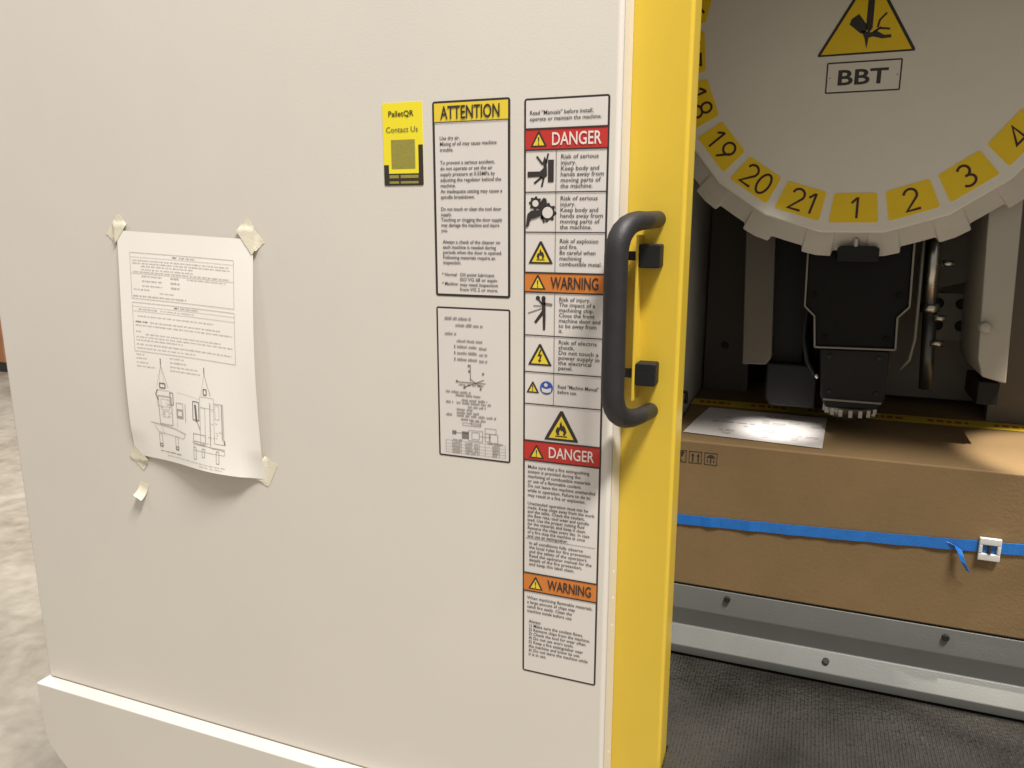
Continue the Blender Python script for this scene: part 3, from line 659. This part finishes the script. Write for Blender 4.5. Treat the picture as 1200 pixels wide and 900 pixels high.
for k in range(16):
    a = 2 * math.pi * k / 16; dr.box(0.064 + 0.0335 * math.cos(a) - .0025, 0.064 + 0.0335 * math.cos(a) + .0025, 1.19 + 0.0335 * math.sin(a) - .0025, 1.19 + 0.0335 * math.sin(a) + .0025, -0.2765, -0.2665)
obj('drive_lugs', dr, M_STEEL, sp)['kind'] = 'stuff'
for x, z in ((0.004, -0.105), (0.109, -0.102), (0.022, -0.163), (0.099, -0.161)):
    obj('cap_screw', MB().lathe([(0.0, 1.1422), (0.0016, 1.1423), (0.0018, 1.1405), (0.0034, 1.1404), (0.0036, 1.1412), (0.0036, 1.1455)], x, z, 'y', 12), M_HEAD, sp)
for x, z in ((0.030, -0.190), (0.093, -0.189), (0.034, -0.240), (0.094, -0.239)):
    obj('cap_screw', MB().lathe([(0.0, 1.1490), (0.0030, 1.1491), (0.0034, 1.1496), (0.0034, 1.1525)], x, z, 'y', 12), M_BOLT, sp)
obj('air_hose', MB().tube([(-0.002, 1.178, 0.0), (-0.003, 1.176, -0.10), (-0.006, 1.176, -0.17), (0.002, 1.180, -0.205), (0.012, 1.19, -0.222)], 0.0036, 10), M_RUB, sp, smooth=True)
obj('side_motor', MB().prism_y([(-0.055, -0.213), (0.010, -0.213), (0.018, -0.225), (0.018, -0.279), (-0.047, -0.279), (-0.055, -0.268)], 1.20, 1.33), M_NOSE, sp, bevel=0.004)
obj('clamp_screw', MB().tube([(0.012, 1.195, -0.2235), (0.019, 1.188, -0.2275)], 0.004, 10), M_STEEL, sp, smooth=True)
# covers, pipe and plate around it
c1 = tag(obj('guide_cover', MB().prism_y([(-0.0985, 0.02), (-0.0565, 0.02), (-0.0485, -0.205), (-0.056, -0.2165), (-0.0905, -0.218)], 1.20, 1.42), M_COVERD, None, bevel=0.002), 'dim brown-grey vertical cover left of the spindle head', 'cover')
c2 = tag(obj('way_bellows', MB().box(-0.0560, -0.006, 1.22, 1.44, -0.2165, 0.02), M_RUB, None, bevel=0.001), 'narrow black cover between brown-grey cover and spindle head', 'cover')
ct = thing('column_cover', (0.225, 1.2, -0.2125), 'pale grey vertical column cover at right under plate four', 'cover')
obj('cover_body', MB().prism_y([(0.2005, 0.02), (0.2105, -0.182), (0.2175, -0.205), (0.246, -0.2125), (0.237, 0.04)], 1.15, 1.30), M_COVER, ct, bevel=0.002)
obj('knob', MB().lathe([(0.0, 1.138), (0.006, 1.1381), (0.0075, 1.141), (0.0075, 1.151)], 0.213, -0.139, 'y', 18), M_COVER, ct, smooth=True)
tag(obj('stop_block', MB().box(0.2165, 0.2415, 1.16, 1.25, -0.2445, -0.2135), M_RUB, None, bevel=0.0015), 'small black block under the pale column cover', 'block')
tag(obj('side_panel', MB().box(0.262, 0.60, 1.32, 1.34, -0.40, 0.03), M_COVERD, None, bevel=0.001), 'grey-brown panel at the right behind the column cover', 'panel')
pp = thing('coolant_pipe', (0.15, 1.2, -0.24), 'upright metal coolant pipe with collar right of the spindle head', 'pipe')
obj('upper_tube', MB().tube([(0.1490, 1.2, 0.0), (0.1525, 1.2, -0.118)], 0.0098, 18), M_STEEL, pp, smooth=True)
obj('collar', MB().tube([(0.1535, 1.2, -0.116), (0.1545, 1.2, -0.127)], 0.0125, 18), M_STEEL, pp, smooth=True)
obj('lower_tube', MB().tube([(0.1545, 1.2, -0.126), (0.1600, 1.2, -0.236)], 0.0090, 18), M_DSTEEL, pp, smooth=True)
obj('hose', MB().tube([(0.1345, 1.185, -0.0), (0.137, 1.185, -0.10), (0.138, 1.186, -0.165), (0.134, 1.188, -0.195), (0.124, 1.19, -0.209)], 0.0022, 8), M_TRIM, pp, smooth=True)
for x, z in ((0.1690, -0.0605), (0.1665, -0.135), (0.1665, -0.170)):
    obj('fitting', MB().tube([(x - 0.008, 1.192, z), (x + 0.008, 1.192, z)], 0.0042, 10), M_STEEL, pp, smooth=True)
vp = thing('mounting_plate', (0.2, 1.29, -0.16), 'dim grey plate with four dark holes right of the pipe', 'plate')
obj('plate', MB().box(0.160, 0.262, 1.29, 1.30, -0.178, -0.108), M_PLATE, vp, bevel=0.001)
for x, z in ((0.1755, -0.1235), (0.2065, -0.1235), (0.1775, -0.1560), (0.2085, -0.1560)):
    obj('hole', MB().lathe([(0.0, 1.2893), (0.0062, 1.2894), (0.0075, 1.2885), (0.0080, 1.2895)], x, z, 'y', 18), M_RUB, vp)
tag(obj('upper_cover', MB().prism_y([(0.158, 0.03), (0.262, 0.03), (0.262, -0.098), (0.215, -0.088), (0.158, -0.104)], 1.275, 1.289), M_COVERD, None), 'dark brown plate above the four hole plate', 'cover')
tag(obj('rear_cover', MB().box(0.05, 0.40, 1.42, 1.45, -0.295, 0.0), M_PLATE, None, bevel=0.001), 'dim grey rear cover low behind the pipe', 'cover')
tag(obj('wall_bolt', MB().lathe([(0.0, 1.395), (0.006, 1.3951), (0.0065, 1.397), (0.0065, 1.402)], -0.137, -0.222, 'y', 12), M_BOLT, None), 'small dark bolt on the dim inner wall', 'bolt')
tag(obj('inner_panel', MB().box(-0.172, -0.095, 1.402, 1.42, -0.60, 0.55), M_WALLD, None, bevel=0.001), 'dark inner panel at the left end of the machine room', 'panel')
lv = thing('wall_latch', (-0.172, 1.17, -0.28), 'tiny dark latch low on the left inner wall', 'latch')
obj('lever', MB().tube([(-0.176, 1.17, -0.262), (-0.168, 1.17, -0.262), (-0.167, 1.168, -0.270), (-0.1675, 1.166, -0.279)], 0.0028, 8), M_BOLT, lv, smooth=True)

# ------------------------------------------------------------------ rail in front of the carton
rl = thing('table_rail', (0.3, 1.05, -0.626), 'grey painted folded steel rail below the carton', 'rail')
obj('rail_body', MB().prism_x([(1.0510, -0.5215), (1.0505, -0.5560), (1.0515, -0.5590), (1.0575, -0.5870), (1.0555, -0.5885), (1.0400, -0.6100), (1.0393, -0.6120), (1.0425, -0.6255), (1.20, -0.6255), (1.20, -0.5215)], -0.174, 1.05), M_RAIL, rl, bevel=0.0012)
def capscrew(x, y, z, ny, nz):
    n_ = Vector((0, ny, nz)).normalized(); p0 = Vector((x, y, z)); mb = MB()
    mb.tube([p0 - n_ * .002, p0 + n_ * .0035, p0 + n_ * .0042], [.0045, .0045, .0038], 12)
    o = obj('bolt', mb, M_BOLT, rl); return o
capscrew(-0.0790, 1.0512, -0.5320, -1, 0.05); capscrew(0.1965, 1.0512, -0.5335, -1, 0.05); capscrew(0.472, 1.0512, -0.5335, -1, 0.05)
capscrew(0.0570, 1.0485, -0.5985, -0.81, 0.59); capscrew(0.332, 1.0485, -0.5985, -0.81, 0.59)

# ------------------------------------------------------------------ carton with strap
bx = thing('cardboard_box', (0.2, 1.25, -0.5205), 'long brown cardboard carton bound with a blue strap', 'box')
zb, ztp = -0.5190, -0.3035
bm = MB(); nx, ny = 40, 16
x0, x1, y0, y1 = -0.1735, 0.62, 1.050, 1.50
rb = random.Random(3)
def bump_(x, y): return 0.0012 * math.sin(9 * x + 1) * math.sin(7 * y)
body = MB()
body.prism_x([(y0, zb), (y0, ztp), (y0 + 0.2365, ztp + 0.0004), (y0 + 0.2365, zb)], x0, x1)
obj('carton_front_half', body, M_CARD, bx, bevel=0.0025, seg=3)
obj('carton_rear_half', MB().prism_x([(y0 + 0.2385, zb), (y0 + 0.2385, ztp + 0.0008), (y1, ztp - 0.001), (y1, zb)], x0, x1), M_CARD, bx, bevel=0.002)
obj('seam_tape', MB().box(x0, x1, 1.2665, 1.3095, ztp + 0.0012, ztp + 0.0015), M_YTAPE, bx)
mb = MB(); rr = random.Random(9); x = x0 + 0.012
while x < x1 - 0.05:
    for _ in range(5):
        wd = rr.uniform(0.004, 0.011); mb.box(x, x + wd, 1.282, 1.294, ztp + 0.0016, ztp + 0.0018); x += wd + 0.004
    x += 0.03
obj('tape_print', mb, M_TRED, bx)['kind'] = 'stuff'
def strap_z(x): return -0.4205 + (x + 0.159) / 0.4268 * 0.0215 - 0.0012 * math.sin((x + 0.16) * 7.5)
st = MB(); n = 60
for i in range(n + 1):
    x = x0 - 0.001 + (x1 - x0 + 0.002) * i / n; tw = 0.0012 * math.sin(i * .9) + 0.0008 * math.sin(i * 2.3)
    for dz, dy in ((.0072, 0.0), (.0072, -.0009), (-.0072, -.0009), (-.0072, 0.0)):
        st.v.append((x, y0 + dy - 0.0006 - abs(tw), strap_z(x) + dz))
for i in range(n):
    for k in range(4): st.f.append((4 * i + k, 4 * i + (k + 1) % 4, 4 * i + 4 + (k + 1) % 4, 4 * i + 4 + k))
sto = obj('strap', st, M_STRAP, bx, smooth=False)
# loose tail of the strap folding down
tl = MB(); pth = [(0.186, -.4035, .0025), (0.196, -.406, .006), (0.1995, -.414, .011), (0.2025, -.422, .012), (0.2095, -.4335, .010)]
for i, (x, z, d) in enumerate(pth):
    hw = .0062 - .0007 * i; tl.v += [(x - hw * .75, y0 - d, z + hw * .45), (x + hw * .75, y0 - d, z - hw * .45)]
for i in range(len(pth) - 1): tl.f.append((2 * i, 2 * i + 1, 2 * i + 3, 2 * i + 2))
o = obj('strap_tail', tl, M_STRAP, sto); sm = o.modifiers.new('thick', 'SOLIDIFY'); sm.thickness = 0.0008
bu = MB(); bx0, bx1, bz0, bz1 = 0.2185, 0.2425, -0.4180, -0.3885
for a in ((bx0, bx1, bz1 - .009, bz1), (bx0, bx1, bz0, bz0 + .009), (bx0, bx0 + .0042, bz0 + .009, bz1 - .009), (bx1 - .0042, bx1, bz0 + .009, bz1 - .009)):
    bu.box(a[0], a[1], y0 - .0065, y0 - .0015, a[2], a[3])
obj('buckle', bu, M_BUCK, sto, bevel=0.001)
obj('buckle_tongue', MB().box(0.2292, 0.2318, y0 - .0072, y0 - .0012, -0.4085, -0.3975), M_INK, sto)
# handling marks printed at the left of the carton front
sy = MB(); yf_ = y0 - 0.0004
def fr(xa, za, xb, zb_):
    for a in ((xa, xb, za, za + .0008), (xa, xb, zb_ - .0008, zb_), (xa, xa + .0008, za, zb_), (xb - .0008, xb, za, zb_)): sy.box(a[0], a[1], yf_, y0 + .0005, a[2], a[3])
def q(pts): n_ = len(sy.v); sy.v += [(a, yf_ + .0001, b) for a, b in pts]; sy.f.append(tuple(range(n_, n_ + len(pts))))
for k, xa in enumerate((-0.1635, -0.1425, -0.1215)):
    fr(xa, -.3355, xa + .0175, -.3180); c_ = xa + .00875
    if k == 0: q([(c_ - .006, -.320), (c_ + .006, -.320), (c_ + .004, -.326), (c_ + .001, -.328), (c_ + .001, -.332), (c_ + .004, -.3335), (c_ - .004, -.3335), (c_ - .001, -.332), (c_ - .001, -.328), (c_ - .004, -.326)])
    if k == 1:
        for d in (-.0045, .0030): q([(c_ + d, -.3335), (c_ + d + .002, -.3335), (c_ + d + .002, -.325), (c_ + d + .0035, -.325), (c_ + d + .001, -.3205), (c_ + d - .0015, -.325), (c_ + d, -.325)])
    if k == 2:
        q([(c_ - .0065, -.3255), (c_ - .003, -.3215), (c_, -.3205), (c_ + .003, -.3215), (c_ + .0065, -.3255)]); q([(c_ - .0008, -.3255), (c_ + .0008, -.3255), (c_ + .0008, -.333), (c_ - .0008, -.333)])
        for d in (-.005, .0035): q([(c_ + d, -.328), (c_ + d + .0015, -.328), (c_ + d + .0015, -.332), (c_ + d, -.332)])
q([(-.1625, -.470), (-.1575, -.470), (-.1560, -.476), (-.1560, -.482), (-.1575, -.479), (-.1600, -.474)])
obj('handling_marks', sy, M_INK, bx)['kind'] = 'stuff'
# papers lying on the carton
ps = MB(); qd = [Vector(p) for p in ((-0.158, 1.088, 0), (0.029, 1.072, 0), (0.037, 1.245, 0), (-0.141, 1.252, 0))]; n = 16
for j in range(n + 1):
    for i in range(n + 1):
        u, v = i / n, j / n; p = (qd[0] * (1 - u) + qd[1] * u) * (1 - v) + (qd[3] * (1 - u) + qd[2] * u) * v
        ps.v.append((p.x, p.y, ztp + 0.0014 + 0.002 * math.sin(3 * u + 1) ** 2 * math.sin(3 * v) ** 2))
for j in range(n):
    for i in range(n): a = j * (n + 1) + i; ps.f.append((a, a + 1, a + n + 2, a + n + 1))
o = tag(obj('packing_slip', ps, M_LAB, None, smooth=True), 'white printed paper lying on top of the carton', 'paper')
mb = MB(); rr = random.Random(21)
for j in range(9):
    y = 1.098 + j * 0.015; x = -0.13 + rr.uniform(0, .03)
    while x < 0.015:
        wd = rr.uniform(.006, .02)
        if rr.random() < .35: mb.box(x, x + wd, y, y + .0018, ztp + .0037, ztp + .0038)
        x += wd + .004
obj('printed_text', mb, M_RULE, o)['kind'] = 'stuff'

# ------------------------------------------------------------------ far crate on the workshop floor
cr = thing('shipping_crate', (-7.7, 5.4, -1.45), 'orange-brown crate on a black skid far behind the door edge', 'crate')
obj('crate_body', MB().box(-8.35, -7.16, 5.0, 6.0, -1.365, -0.75), M_CRATE, cr, bevel=0.01)
obj('skid', MB().box(-8.35, -7.15, 4.99, 6.0, -1.45, -1.366), M_SKID, cr)

bpy.data.objects.remove(_fo); bpy.data.curves.remove(_fc)
